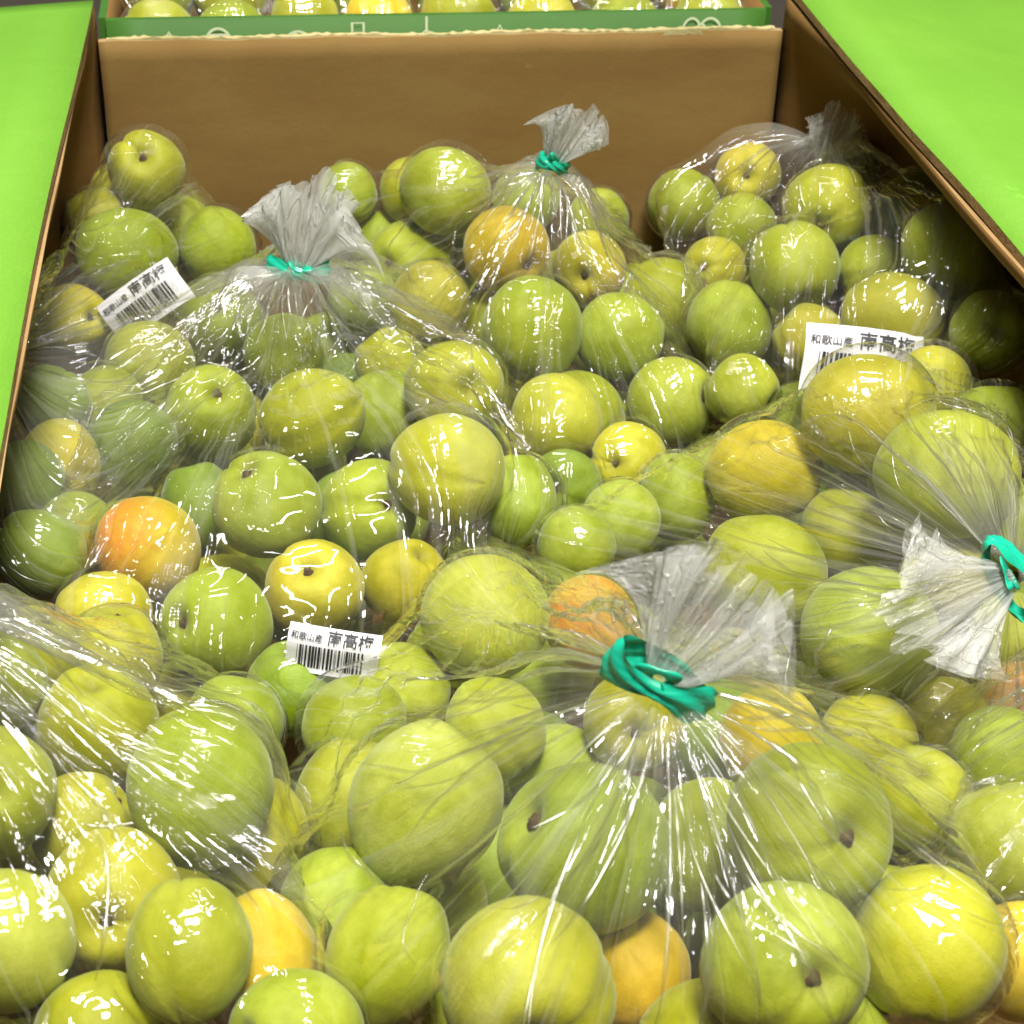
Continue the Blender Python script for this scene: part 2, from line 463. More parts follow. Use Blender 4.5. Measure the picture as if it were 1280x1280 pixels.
COLS = {'g': ('#b0bb30', 'green', 0), 'G': ('#8ca22e', 'deep green', 0), 'l': ('#c2ca50', 'pale lime green', 0), 'k': ('#c3c228', 'yellow-green', 0),
        'y': ('#d8cc26', 'yellow', .10), 'o': ('#efc80e', 'orange', .0), 'r': ('#e4c62c', 'yellow plum with red blush', .65), 'R': ('#e6b844', 'orange plum with red blush', .5),
        'p': ('#c0be34', 'yellow-green plum with orange cheek', .08), 'b': ('#b0ac38', 'brownish yellow', .0)}
BAGN = {'A': 'back left bag', 'B': 'big left bag', 'C': 'back centre bag', 'D': 'back right bag', 'E': 'middle right bag',
        'F': 'front centre bag', 'G': 'front left bag', 'J': 'front right corner bag'}
PL = [
('A',-0.0622,0.8567,0.1975,0.0203,'k',1,1.08,(-0.02,-0.73,0.69),183,212),
('A',-0.077,0.8808,0.1728,0.0185,'k',0,1.01,(0.12,0.86,0.5),154,246),
('A',-0.0482,0.8828,0.1547,0.0165,'g',0,1.01,(0.91,0.28,-0.3),227,281),
('A',-0.089,0.8494,0.1747,0.0165,'b',0,0.98,(-0.48,0.22,0.85),120,273),
('A',-0.071,0.7968,0.1802,0.0225,'g',0,1.12,(-0.99,0.16,-0.04),157,315),
('A',-0.0288,0.8529,0.1549,0.0201,'g',0,1.1,(0.09,-0.04,-1.0),272,309),
('A',-0.0967,0.7709,0.1577,0.0176,'y',1,1.09,(0.6,-0.68,0.43),92,399),
('A',-0.0976,0.6694,0.1707,0.0165,'G',0,0.97,(0.41,0.13,0.9),63,502),
('A',-0.0915,0.6279,0.1645,0.0165,'y',0,1.2,(-0.08,-0.31,-0.95),74,581),
('A',-0.1022,0.5994,0.1757,0.0165,'G',0,0.96,(0.77,-0.22,-0.6),28,601),
('A',-0.0909,0.546,0.1773,0.0165,'G',0,1.11,(-0.89,0.26,0.38),49,692),
('B',-0.0589,0.7233,0.158,0.0213,'l',0,0.98,(-0.58,-0.79,-0.19),187,455),
('B',-0.0277,0.797,0.1421,0.0216,'g',1,1.03,(-0.06,-0.71,0.7),277,398),
('B',-0.0311,0.6773,0.1575,0.0211,'g',1,1.11,(0.2,-0.53,0.82),263,515),
('B',-0.0629,0.646,0.1621,0.0185,'G',0,1.11,(-0.61,0.52,-0.6),166,555),
('B',-0.0782,0.6911,0.1564,0.0165,'g',0,1.11,(0.6,0.64,0.48),129,505),
('B',0.0022,0.7704,0.1354,0.0197,'g',0,1.01,(0.42,0.82,0.4),355,441),
('B',0.0124,0.6562,0.1647,0.0217,'k',0,1.11,(-0.92,-0.14,-0.38),389,522),
('B',0.0442,0.6966,0.1428,0.0183,'g',0,1.15,(-0.51,-0.18,-0.84),475,515),
('B',0.0541,0.7539,0.136,0.0172,'k',0,1.11,(-0.6,0.41,0.69),490,455),
('B',0.0443,0.8152,0.1405,0.0189,'g',0,0.97,(-0.76,-0.38,-0.53),454,375),
('B',0.0762,0.6768,0.165,0.022,'k',0,1.04,(0.24,-0.86,0.46),568,485),
('B',0.0983,0.7238,0.1396,0.0165,'b',0,1.12,(0.46,0.54,-0.71),611,479),
('B',0.0629,0.5812,0.1826,0.0223,'k',0,1.13,(-0.58,0.79,-0.2),559,587),
('B',-0.0081,0.5761,0.1735,0.0217,'l',0,0.99,(-0.4,-0.04,0.92),332,631),
('B',0.0329,0.5952,0.157,0.0201,'g',1,1.09,(0.38,-0.73,0.57),461,635),
('B',-0.0531,0.5571,0.1693,0.0199,'r',0,1.06,(-0.57,0.37,-0.74),184,685),
('B',-0.0807,0.5788,0.1632,0.0165,'g',0,1.01,(-0.51,0.28,-0.81),98,667),
('B',-0.0355,0.6116,0.1528,0.0165,'G',0,1.09,(-0.2,0.52,0.83),249,630),
('B',0.0084,0.5366,0.161,0.0198,'y',1,1.01,(-0.14,-0.49,0.86),393,736),
('B',0.0428,0.5447,0.1562,0.0165,'y',0,1.05,(0.45,-0.15,0.88),505,726),
('B',-0.0272,0.5154,0.1639,0.0199,'g',0,1.04,(-0.71,-0.55,0.45),271,777),
('B',0.0926,0.59,0.1605,0.0165,'g',0,1.2,(0.08,0.73,0.68),646,626),
('B',-0.0011,0.4711,0.1671,0.0165,'G',0,0.99,(0.02,0.18,0.98),367,860),
('B',-0.0677,0.5194,0.1661,0.0165,'y',0,1.11,(-0.99,-0.11,0.01),129,772),
('B',0.0838,0.7931,0.113,0.0165,'k',0,1.02,(0.42,-0.31,-0.85),555,455),
('C',0.0747,0.8812,0.1713,0.0181,'k',0,0.98,(0.92,-0.35,-0.19),514,238),
('C',0.0891,0.8398,0.1884,0.0226,'g',0,1.09,(-0.61,0.78,-0.1),557,239),
('C',0.1375,0.881,0.165,0.0183,'g',0,1.05,(-0.85,0.14,-0.51),657,248),
('C',0.0409,0.8828,0.1702,0.0165,'g',0,1.07,(-0.22,0.93,0.3),435,242),
('C',0.115,0.7989,0.1738,0.0229,'o',1,0.96,(0.52,-0.85,-0.12),632,311),
('C',0.1663,0.8387,0.1423,0.0201,'y',1,1.12,(-0.32,-0.92,0.23),737,335),
('C',0.0712,0.8426,0.1494,0.0211,'g',1,1.15,(-0.66,-0.71,0.25),513,324),
('C',0.0764,0.7965,0.1473,0.0194,'y',0,1.11,(0.65,0.16,0.75),536,377),
('C',0.1086,0.7992,0.1332,0.0165,'g',0,1.13,(-0.7,0.69,0.16),613,402),
('C',0.1165,0.7144,0.1731,0.0233,'g',0,1.12,(0.15,0.14,-0.98),665,411),
('C',0.1587,0.7197,0.1646,0.0211,'g',0,1.01,(0.97,0.0,-0.24),773,420),
('C',0.1187,0.6537,0.1605,0.021,'k',0,0.98,(-0.68,0.04,-0.73),695,523),
('C',0.1791,0.6908,0.1448,0.0208,'g',1,1.03,(0.72,-0.57,0.4),838,501),
('C',0.1152,0.6125,0.1506,0.0175,'G',1,1.11,(-0.35,-0.78,0.52),703,611),
('C',0.1478,0.6337,0.1496,0.0165,'y',1,1.08,(-0.57,-0.73,0.37),786,575),
('C',0.1978,0.7963,0.1436,0.0215,'g',0,1.08,(0.74,0.66,0.14),829,375),
('C',0.1779,0.8816,0.1516,0.0177,'g',0,0.99,(0.55,-0.27,-0.79),747,273),
('C',0.057,0.8828,0.1422,0.0165,'g',0,1.01,(-0.28,0.94,0.17),473,300),
('D',0.2253,0.8794,0.1594,0.0199,'g',0,1.03,(-0.45,0.5,-0.74),854,255),
('D',0.26,0.8794,0.1757,0.0189,'y',1,1.12,(-0.31,-0.87,0.37),935,218),
('D',0.2491,0.844,0.1606,0.0193,'g',0,0.98,(0.64,0.54,0.55),927,284),
('D',0.2725,0.7773,0.2,0.0222,'k',1,0.97,(-0.47,-0.88,-0.09),1035,261),
('D',0.2481,0.7439,0.1856,0.0223,'g',0,1.06,(0.06,-0.9,-0.44),993,333),
('D',0.2286,0.8163,0.1507,0.0165,'k',1,1.1,(-0.61,-0.7,0.36),893,335),
('D',0.2189,0.7445,0.1543,0.0212,'g',0,1.11,(0.2,-0.09,-0.97),911,408),
('D',0.2492,0.7118,0.1625,0.0178,'p',0,0.99,(-0.71,0.42,0.56),1012,425),
('D',0.3182,0.7803,0.1934,0.0209,'g',0,1.1,(-0.15,-0.22,-0.96),1141,270),
('D',0.3004,0.6876,0.2186,0.0215,'g',0,1.08,(0.58,-0.52,-0.63),1187,312),
('D',0.2872,0.7422,0.183,0.0174,'g',0,0.97,(0.38,0.83,-0.41),1092,338),
('D',0.2718,0.67,0.1944,0.0207,'b',0,1.15,(-0.83,0.51,-0.23),1116,398),
('D',0.3032,0.6358,0.2044,0.0185,'g',0,1.07,(-0.22,-0.85,0.47),1240,415),
('D',0.3218,0.7065,0.1939,0.0172,'g',0,0.97,(1.0,0.01,-0.09),1214,349),
('D',0.2072,0.6724,0.1598,0.0167,'g',0,0.97,(0.76,-0.64,-0.11),928,487),
('D',0.3018,0.8432,0.1903,0.0165,'g',0,1.11,(-0.31,0.74,-0.59),1055,217),
('E',0.2274,0.5701,0.2061,0.0238,'p',0,1.12,(-0.84,0.49,-0.24),1085,517),
('E',0.2732,0.619,0.189,0.017,'k',0,1.09,(0.14,0.49,-0.86),1165,482),
('E',0.2871,0.5813,0.1897,0.0189,'g',0,0.99,(0.02,0.52,0.85),1245,535),
('E',0.2411,0.5194,0.2088,0.0236,'g',0,1.16,(0.98,-0.2,-0.09),1183,593),
('E',0.1931,0.5852,0.1712,0.0215,'y',0,1.12,(1.0,-0.05,-0.03),955,590),
('E',0.1716,0.5055,0.1789,0.0217,'g',0,1.13,(-0.76,0.64,0.1),955,716),
('E',0.2209,0.5572,0.1603,0.0179,'k',0,1.04,(-0.62,-0.22,-0.75),1058,662),
('E',0.1891,0.4431,0.1969,0.0224,'g',0,1.11,(0.78,0.41,-0.47),1085,793),
('E',0.1615,0.5984,0.1528,0.0165,'g',0,1.15,(0.0,-0.33,-0.94),847,621),
('E',0.1342,0.5811,0.1546,0.0165,'l',0,1.01,(-0.22,0.83,0.52),776,649),
('E',0.1114,0.5583,0.1577,0.0165,'g',0,0.96,(0.94,0.35,-0.04),719,685),
('E',0.2356,0.6704,0.1448,0.0165,'g',0,0.97,(-0.86,0.47,0.2),1001,522),
('E',0.1991,0.6764,0.1185,0.0165,'l',0,1.06,(-0.53,0.83,0.15),893,579),
('E',0.2733,0.5259,0.1807,0.0184,'g',0,1.1,(-0.83,0.56,-0.07),1262,654),
('E',0.2427,0.5083,0.1707,0.0168,'k',0,0.98,(-0.75,-0.14,-0.65),1179,720),
('E',0.2514,0.4607,0.1765,0.0169,'l',0,1.0,(0.17,-0.98,0.03),1269,799),
('E',0.242,0.4296,0.1722,0.0165,'R',0,1.01,(0.87,-0.43,-0.24),1276,884),
('F',0.0648,0.4754,0.1896,0.0224,'l',0,1.0,(0.89,0.28,-0.35),606,770),
('F',0.1064,0.4981,0.167,0.0174,'R',0,1.01,(-0.44,0.89,0.13),738,777),
('F',0.0775,0.5755,0.1359,0.0165,'b',0,1.1,(-0.89,-0.11,-0.44),604,716),
('F',0.0341,0.37,0.2041,0.0219,'l',0,1.12,(0.64,0.53,0.55),530,1005),
('F',0.0736,0.3304,0.2208,0.0224,'g',1,1.1,(-0.76,-0.07,0.64),734,1061),
('F',0.1312,0.3247,0.2276,0.0227,'g',0,0.96,(0.32,-0.79,0.53),1009,1036),
('F',0.1579,0.2973,0.2103,0.0202,'k',0,1.05,(-0.3,-0.68,-0.67),1161,1180),
('F',0.115,0.286,0.2206,0.0205,'g',1,1.01,(0.17,-0.8,0.57),979,1205),
('F',0.0525,0.2914,0.214,0.0217,'k',1,1.06,(-0.09,-0.98,0.18),660,1235),
('F',0.0853,0.3191,0.1863,0.0165,'o',0,0.97,(0.23,0.29,-0.93),787,1210),
('F',0.0204,0.3243,0.1932,0.0165,'g',0,1.2,(0.34,0.83,0.45),485,1195),
('F',0.0073,0.3517,0.1814,0.0165,'g',0,1.2,(0.08,0.87,0.49),419,1144),
('F',0.0178,0.4409,0.1746,0.0165,'g',0,1.13,(0.61,0.79,-0.06),442,906),
('F',0.0351,0.4673,0.1669,0.0165,'l',0,1.12,(-0.73,0.67,-0.1),500,861),
('F',0.0625,0.429,0.1794,0.017,'l',0,1.05,(0.52,-0.55,-0.66),618,910),
('F',0.1167,0.3623,0.1873,0.0183,'g',0,1.11,(-0.32,-0.43,-0.84),885,1055),
('F',0.1078,0.429,0.1789,0.0167,'k',1,1.04,(-0.15,-0.91,0.39),791,900),
('F',0.1493,0.412,0.1816,0.0165,'y',0,1.1,(-0.12,-0.24,-0.96),963,924),
('F',0.1814,0.4102,0.1789,0.0165,'k',0,1.0,(-0.24,0.96,-0.13),1085,928),
('F',0.1864,0.3764,0.1848,0.0165,'k',0,1.0,(-0.21,-0.11,0.97),1150,1000),
('F',0.098,0.2894,0.189,0.0165,'k',0,0.99,(0.88,-0.45,-0.16),876,1306),
('F',0.0142,0.4042,0.1748,0.0165,'k',0,1.25,(0.07,0.84,0.54),437,1003),
('F',0.0851,0.4313,0.1556,0.0165,'g',0,1.13,(0.92,-0.23,-0.3),700,967),
('F',0.1324,0.2863,0.1877,0.0165,'g',0,1.09,(0.17,0.98,-0.04),1043,1308),
('G',-0.0865,0.3819,0.2092,0.0188,'g',0,1.02,(0.11,-0.71,0.69),-11,990),
('G',-0.0627,0.4361,0.1853,0.0191,'k',0,1.05,(0.01,-0.0,1.0),122,908),
('G',-0.0874,0.4742,0.1845,0.0165,'k',0,1.12,(0.44,0.15,0.89),36,823),
('G',-0.0941,0.4455,0.1976,0.0165,'g',0,1.02,(0.85,-0.05,-0.53),-8,854),
('G',-0.0613,0.4881,0.1714,0.0165,'k',0,1.13,(0.11,0.39,0.91),144,823),
('G',-0.0527,0.3514,0.1945,0.0188,'k',1,1.12,(-0.01,-0.88,0.47),141,1125),
('G',-0.0283,0.3783,0.209,0.0213,'g',0,1.11,(0.08,-0.19,-0.98),251,983),
('G',-0.0146,0.3901,0.1771,0.0165,'k',0,1.15,(-0.08,-0.49,-0.87),319,1045),
('G',-0.021,0.4463,0.1735,0.0165,'g',0,1.0,(0.25,0.78,0.58),292,906),
('G',-0.0775,0.3268,0.2082,0.018,'l',0,1.04,(0.61,-0.16,-0.78),4,1175),
('G',-0.0304,0.3147,0.2119,0.0165,'g',0,1.15,(0.06,0.88,0.47),236,1188),
('G',-0.0136,0.3284,0.1883,0.0165,'o',0,1.25,(-0.09,-0.55,-0.83),325,1210),
('G',-0.0544,0.3068,0.1917,0.0165,'k',0,1.02,(0.71,0.69,0.13),122,1297),
('G',-0.0644,0.3919,0.1844,0.0165,'k',0,0.97,(0.83,0.22,0.51),104,1033),
('G',-0.0046,0.2984,0.1968,0.0165,'g',0,1.07,(-0.8,-0.41,0.45),370,1291),
('J',0.2025,0.3462,0.193,0.0181,'l',0,1.06,(-0.23,0.65,0.72),1265,1058),
('J',0.2183,0.3926,0.1844,0.0165,'g',0,1.0,(0.94,-0.34,0.04),1250,948),
('J',0.1893,0.3032,0.1939,0.0165,'o',0,1.02,(-0.05,-0.1,0.99),1280,1201),
('J',0.2108,0.4222,0.1734,0.0165,'k',0,1.08,(-0.9,0.22,-0.38),1175,907),
('B',-0.0039,0.6179,0.1031,0.0222,'g',0,1.0,(0.7,0.04,0.71),-1,-1),
('G',-0.0447,0.3955,0.1312,0.0223,'k',0,1.0,(-0.56,-0.46,-0.69),-1,-1),
('F',0.1466,0.4532,0.1505,0.0221,'G',0,1.0,(0.2,0.62,0.76),-1,-1),
('F',0.1736,0.3965,0.136,0.0198,'k',0,1.0,(-0.45,0.65,-0.61),-1,-1),
('B',-0.0602,0.6705,0.1124,0.0212,'k',0,1.0,(-0.84,-0.49,-0.25),-1,-1),
('B',-0.0321,0.7011,0.1104,0.0209,'g',0,1.0,(0.8,-0.1,-0.59),-1,-1),
('G',-0.08,0.3322,0.1702,0.0212,'k',0,1.0,(-0.45,-0.49,0.75),-1,-1),
('E',0.1068,0.5512,0.1074,0.0221,'k',0,1.0,(-0.33,0.7,0.64),-1,-1),
('F',0.0471,0.3343,0.1506,0.0219,'g',0,1.0,(-0.55,0.76,0.36),-1,-1),
('F',0.084,0.4773,0.118,0.021,'G',0,1.0,(0.15,0.73,-0.66),-1,-1),
('F',0.1043,0.4132,0.103,0.0192,'k',0,1.0,(-0.86,-0.5,-0.08),-1,-1),
('C',0.1674,0.6224,0.1006,0.0197,'g',0,1.0,(0.67,-0.24,0.7),-1,-1),
('F',0.1331,0.3612,0.1419,0.0202,'g',0,1.0,(-0.06,0.62,0.78),-1,-1),
('D',0.2561,0.8708,0.1119,0.0214,'G',0,1.0,(-0.78,-0.54,-0.32),-1,-1),
('D',0.263,0.7685,0.1333,0.0214,'k',0,1.0,(-0.47,-0.21,-0.86),-1,-1),
('B',-0.0284,0.5857,0.1187,0.0222,'k',0,1.0,(-0.67,0.68,-0.3),-1,-1),
('A',-0.0697,0.8266,0.1491,0.0219,'k',0,1.0,(-0.86,-0.33,0.4),-1,-1),
('E',0.2773,0.5356,0.1423,0.0221,'g',0,1.0,(0.62,0.29,0.72),-1,-1),
('B',-0.0415,0.5186,0.12,0.0203,'k',0,1.0,(-0.79,0.55,0.27),-1,-1),
('E',0.2545,0.5731,0.1692,0.0206,'k',0,1.0,(-0.19,0.1,-0.98),-1,-1),
('C',0.1591,0.8708,0.1166,0.0209,'k',0,1.0,(0.89,-0.21,0.4),-1,-1),
('F',0.1454,0.3242,0.1796,0.0191,'g',0,1.0,(-0.82,0.55,0.14),-1,-1),
('F',0.0604,0.4124,0.1353,0.0207,'g',0,1.0,(-0.4,0.68,-0.62),-1,-1),
('B',0.0104,0.6775,0.1245,0.0193,'k',0,1.0,(0.33,0.94,-0.04),-1,-1),
('F',0.0844,0.3594,0.157,0.0203,'G',0,1.0,(-0.76,0.03,-0.65),-1,-1),
('C',0.1593,0.7174,0.112,0.0209,'g',0,1.0,(-0.95,0.13,0.27),-1,-1),
('G',-0.0947,0.427,0.1543,0.02,'k',0,1.0,(-0.31,-0.51,-0.8),-1,-1),
('E',0.1997,0.5825,0.1064,0.0201,'g',0,1.0,(0.79,0.56,0.23),-1,-1),
('A',-0.0642,0.6145,0.1329,0.0193,'g',0,1.0,(-0.2,-0.22,0.95),-1,-1),
('F',0.1337,0.4141,0.1258,0.0191,'g',0,1.0,(-0.28,-0.8,0.53),-1,-1),
('F',0.1174,0.4583,0.1017,0.0202,'g',0,1.0,(0.5,-0.19,0.84),-1,-1),
('F',0.1294,0.4996,0.1204,0.0207,'g',0,1.0,(0.86,0.31,0.41),-1,-1),
('B',0.0551,0.7232,0.1081,0.0203,'g',0,1.0,(0.63,0.37,-0.69),-1,-1),
('B',0.0318,0.7815,0.1046,0.0218,'G',0,1.0,(-0.82,0.47,-0.31),-1,-1),
('E',0.2485,0.6534,0.1063,0.0195,'g',0,1.0,(-0.82,-0.56,-0.14),-1,-1),
('B',-0.0069,0.8042,0.1003,0.0204,'g',0,1.0,(0.84,0.42,-0.34),-1,-1),
('G',-0.0827,0.3777,0.1545,0.0216,'k',0,1.0,(-0.4,-0.38,0.83),-1,-1),
('F',0.0349,0.3808,0.1524,0.0199,'g',0,1.0,(0.38,-0.92,-0.06),-1,-1),
('B',-0.0206,0.6555,0.1078,0.0199,'k',0,1.0,(0.02,0.94,0.35),-1,-1),
('B',0.0084,0.567,0.1307,0.0217,'G',0,1.0,(-0.7,-0.58,-0.42),-1,-1),
('B',0.0925,0.7359,0.106,0.0201,'G',0,1.0,(0.54,-0.75,-0.39),-1,-1),
('F',0.0574,0.4982,0.1537,0.0197,'g',0,1.0,(-0.34,0.27,-0.9),-1,-1),
('C',0.1058,0.8665,0.1385,0.0223,'g',0,1.0,(-0.38,-0.91,-0.19),-1,-1),
('C',0.0252,0.8331,0.1022,0.0205,'g',0,1.0,(-0.32,-0.45,0.83),-1,-1),
('C',0.1981,0.8782,0.1031,0.0206,'g',0,1.0,(0.14,0.93,-0.34),-1,-1),
('D',0.2881,0.8077,0.154,0.0194,'G',0,1.0,(0.72,0.09,-0.69),-1,-1),
('B',0.0271,0.6282,0.1342,0.0203,'G',0,1.0,(0.94,0.33,-0.03),-1,-1),
('G',-0.0979,0.4661,0.1514,0.0192,'g',0,1.0,(0.48,-0.64,0.6),-1,-1),
('E',0.1876,0.5525,0.1317,0.0191,'g',0,1.0,(0.14,0.97,-0.19),-1,-1),
('B',0.0436,0.6548,0.1115,0.0199,'g',0,1.0,(0.65,0.27,0.72),-1,-1),
('A',-0.0445,0.8319,0.1043,0.0202,'k',0,1.0,(0.74,-0.22,0.63),-1,-1),
('E',0.2239,0.6179,0.12,0.0212,'G',0,1.0,(0.6,0.79,-0.09),-1,-1),
('F',0.0798,0.5202,0.1257,0.0212,'g',0,1.0,(-0.1,-0.22,-0.97),-1,-1),
('J',0.196,0.4697,0.1228,0.0215,'g',0,1.0,(-0.7,0.25,-0.67),-1,-1),
('E',0.2481,0.6288,0.1575,0.019,'g',0,1.0,(-0.29,-0.76,0.59),-1,-1),
('C',0.1661,0.7721,0.1317,0.0215,'g',0,1.0,(-0.04,-0.56,-0.82),-1,-1),
('B',0.0129,0.7393,0.1033,0.022,'g',0,1.0,(-0.76,-0.11,0.64),-1,-1),
('G',-0.0233,0.4413,0.1195,0.0206,'G',0,1.0,(-0.74,-0.17,0.65),-1,-1),
('F',0.0973,0.3969,0.1452,0.0204,'g',0,1.0,(-0.04,-0.19,-0.98),-1,-1),
('E',0.2811,0.486,0.1612,0.0212,'g',0,1.0,(-0.09,0.89,0.44),-1,-1),
('G',-0.0285,0.3602,0.162,0.0193,'g',0,1.0,(0.52,0.57,-0.64),-1,-1),
('B',-0.0249,0.757,0.1041,0.0191,'k',0,1.0,(0.23,-0.59,0.78),-1,-1),
('F',0.172,0.3513,0.1527,0.0221,'g',0,1.0,(0.89,0.45,-0.08),-1,-1),
('C',0.135,0.6882,0.1404,0.0216,'g',0,1.0,(-0.03,1.0,-0.07),-1,-1),
('C',0.126,0.83,0.1487,0.0192,'k',0,1.0,(0.71,-0.07,0.7),-1,-1),
('E',0.1477,0.5333,0.1036,0.0201,'k',0,1.0,(0.65,-0.76,0.06),-1,-1),
('B',-0.0543,0.6323,0.1001,0.0192,'G',0,1.0,(0.63,0.06,0.77),-1,-1),

]
ORD = ['leftmost', 'second from left', 'third from left', 'fourth from left', 'fifth from left', 'sixth from left', 'seventh from left', 'eighth from left', 'ninth from left', 'tenth from left']
ROWN = ['top', 'second', 'third', 'fourth', 'fifth', 'sixth', 'seventh', 'eighth', 'ninth', 'tenth']
labels = {}
for b in BAGN:
    idx = [i for i, q in enumerate(PL) if q[0] == b and q[9] > -1]
    idx.sort(key=lambda i: PL[i][10])
    rows = []
    for i in idx:
        rp = PL[i][4] / PL[i][2] * 1700
        if rows and PL[i][10] - PL[rows[-1][0]][10] < rp * .95 and len(rows[-1]) < 9: rows[-1].append(i)
        else: rows.append([i])
    for rn, row in enumerate(rows):
        row.sort(key=lambda i: PL[i][9])
        for cn, i in enumerate(row):
            nm = COLS[PL[i][5]][1]
            if 'plum' not in nm: nm += ' plum'
            if PL[i][6]: nm += ' showing its stem hollow' if nm.count(' ') < 3 else ''
            pos = 'alone' if len(row) == 1 else ORD[cn]
            rowt = ROWN[rn] + ' row' if rn < len(rows) - 1 else 'bottom row'
            labels[i] = f"{nm}, {pos} in {rowt} of {BAGN[b]}"

# plums glimpsed in the gaps are told apart by the plum they lie nearest to
def pix(q):
    v = Vector((q[1], q[2], q[3] - .55)); d = v.dot(FW)
    return 640 + 2194.8 * v.dot(RR) / d, 640 - 2194.8 * v.dot(UU) / d
used_l = set()
for i, q in enumerate(PL):
    if q[9] > -1: continue
    x0, y0 = pix(q)
    hosts = sorted((j for j in range(len(PL)) if PL[j][9] > -1 and PL[j][0] == q[0]), key=lambda j: (PL[j][9]-x0)**2 + (PL[j][10]-y0)**2)
    for j in hosts:
        dx, dy = x0 - PL[j][9], y0 - PL[j][10]
        side = ('left of' if dx < 0 else 'right of') if abs(dx) > abs(dy) else ('above' if dy < 0 else 'below')
        pos, rest = labels[j].split(', ', 1)[1].split(' in ', 1) if ' in ' in labels[j] else ('', '')
        row, bagn = rest.split(' row of ')
        t_ = f"green plum buried {side} the {'lone' if pos == 'alone' else pos} plum, {row} row of {bagn}"
        if t_ not in used_l:
            used_l.add(t_); labels[i] = t_; break
def add_plum(x, y, z, r, c, hole, el, ax, label, group):
    o = bpy.data.objects.new('plum', random.choice(PM)); COL.objects.link(o)
    a = Vector(ax).normalized()
    q = a.to_track_quat('Z', 'Y')
    o.rotation_mode = 'QUATERNION'
    # turn blushed cheeks to where they can be seen
    spin = random.uniform(0, 2*math.pi)
    if c in 'rRpob':
        best = None
        for kx in range(24):
            s_ = 2*math.pi*kx/24
            d = (q.to_matrix() @ Matrix.Rotation(s_, 3, 'Z')) @ Vector((.4, .9, 0))
            v = d.dot(Vector((-.35, -.45, .8)))
            if best is None or v > best[0]: best = (v, s_)
        spin = best[1]
    o.rotation_quaternion = (q.to_matrix() @ Matrix.Rotation(spin, 3, 'Z')).to_quaternion()
    k_ = r
    o.scale = (k_ * random.uniform(.95, 1.03), k_ * random.uniform(.95, 1.03), k_ * el)
    o.location = (x, y, z)
    base = lin(COLS[c][0]); j = RNG.normal(0, .035, 3)
    v = .76 + .045 * RNG.normal()
    o.color = (base[0] * v * (1 + j[0]), base[1] * v, base[2] * v * (1 + j[2]*2), 1)
    o['blush'] = float(COLS[c][2])
    props(o, label, 'plum', group)
    if hole or random.random() < .6:
        s = bpy.data.objects.new('stem_scar', SCARM); COL.objects.link(s); s.parent = o
        s.location = (0, 0, .815)
    return o
GRP = 'ume plums packed in clear bags'
bags = {}
for i, (b, x, y, z, r, c, hole, el, ax, px, py) in enumerate(PL):
    o_ = add_plum(x, y, z, r, c, hole, el, ax, labels[i], GRP)
    bags.setdefault(b, []).append((x, y, z, r * (1.0 + max(0, el-1) * .9)))
# plums of the box behind
far = []
for b, xa, xb in (('H', fx0 + .004, -.0834 + .165), ('I', -.0834 + .168, fx1 - .004)):
    nrow = 4
    for ry in range(3):
        for cx in range(nrow):
            r = random.uniform(.0185, .0215)
            x = xa + r + (xb - xa - 2*r) * (cx + (.0 if ry % 2 == 0 else .0)) / (nrow - 1)
            y = fy0 + .024 + ry * .040 + random.uniform(-.002, .002)
            z = RIM - .022 + random.uniform(-.006, .005) + .006 * ry
            far.append((b, x, y, z, r))
far_cols = 'lgkogkylgkglkygl'
for n_, (b, x, y, z, r) in enumerate(far):
    c = far_cols[n_ % len(far_cols)]
    nm = COLS[c][1]; k4 = n_ % 4; row = (n_ // 4) % 3
    lab = f"{nm} plum, {ORD[k4]} in {['front', 'second', 'back'][row]} row of {'left' if b == 'H' else 'right'} bag in box behind"
    add_plum(x, y, z, r, c, 0, 1, RNG.normal(size=3), lab, 'plums in the box behind')
    bags.setdefault(b, []).append((x, y, z, r))
    # what these rest on
for b, xa, xb in (('H', fx0 + .004, -.0834 + .165), ('I', -.0834 + .168, fx1 - .004)):
    pass

# ------------------------------------------------------------------ bags of clear film
ALL = {b: np.array(v) for b, v in bags.items()}
SPH = []
for i in range(90):
    zz = 1 - 2*(i + .5)/90; a = i * 2.399963
    SPH.append((math.sqrt(1-zz*zz)*math.cos(a), math.sqrt(1-zz*zz)*math.sin(a), zz))
SPH = np.array(SPH)

def vnoise(x, seed):
    """smooth 1-D value noise, periodic over 1"""
    return lambda n: np.interp((x * n) % n, np.arange(n + 1), np.append(np.random.default_rng(seed).uniform(-1, 1, n), 0) * np.r_[np.ones(n), 0] + np.r_[np.zeros(n), np.random.default_rng(seed).uniform(-1, 1, n)[0]])

def push_out(V, sph, C, eps, it=2):
    for _ in range(it):
        for s in sph:
            d = V - s[:3]; L = np.linalg.norm(d, axis=1)
            mk = L < s[3] + eps
            if mk.any():
                V[mk] = s[:3] + d[mk] / np.maximum(L[mk], 1e-6)[:, None] * (s[3] + eps)
    return V

def set_attr(me, name, arr, vec=False):
    at = me.attributes.new(name, 'FLOAT_VECTOR' if vec else 'FLOAT', 'POINT')
    at.data.foreach_set('vector' if vec else 'value', np.ascontiguousarray(arr, dtype=np.float32).ravel())

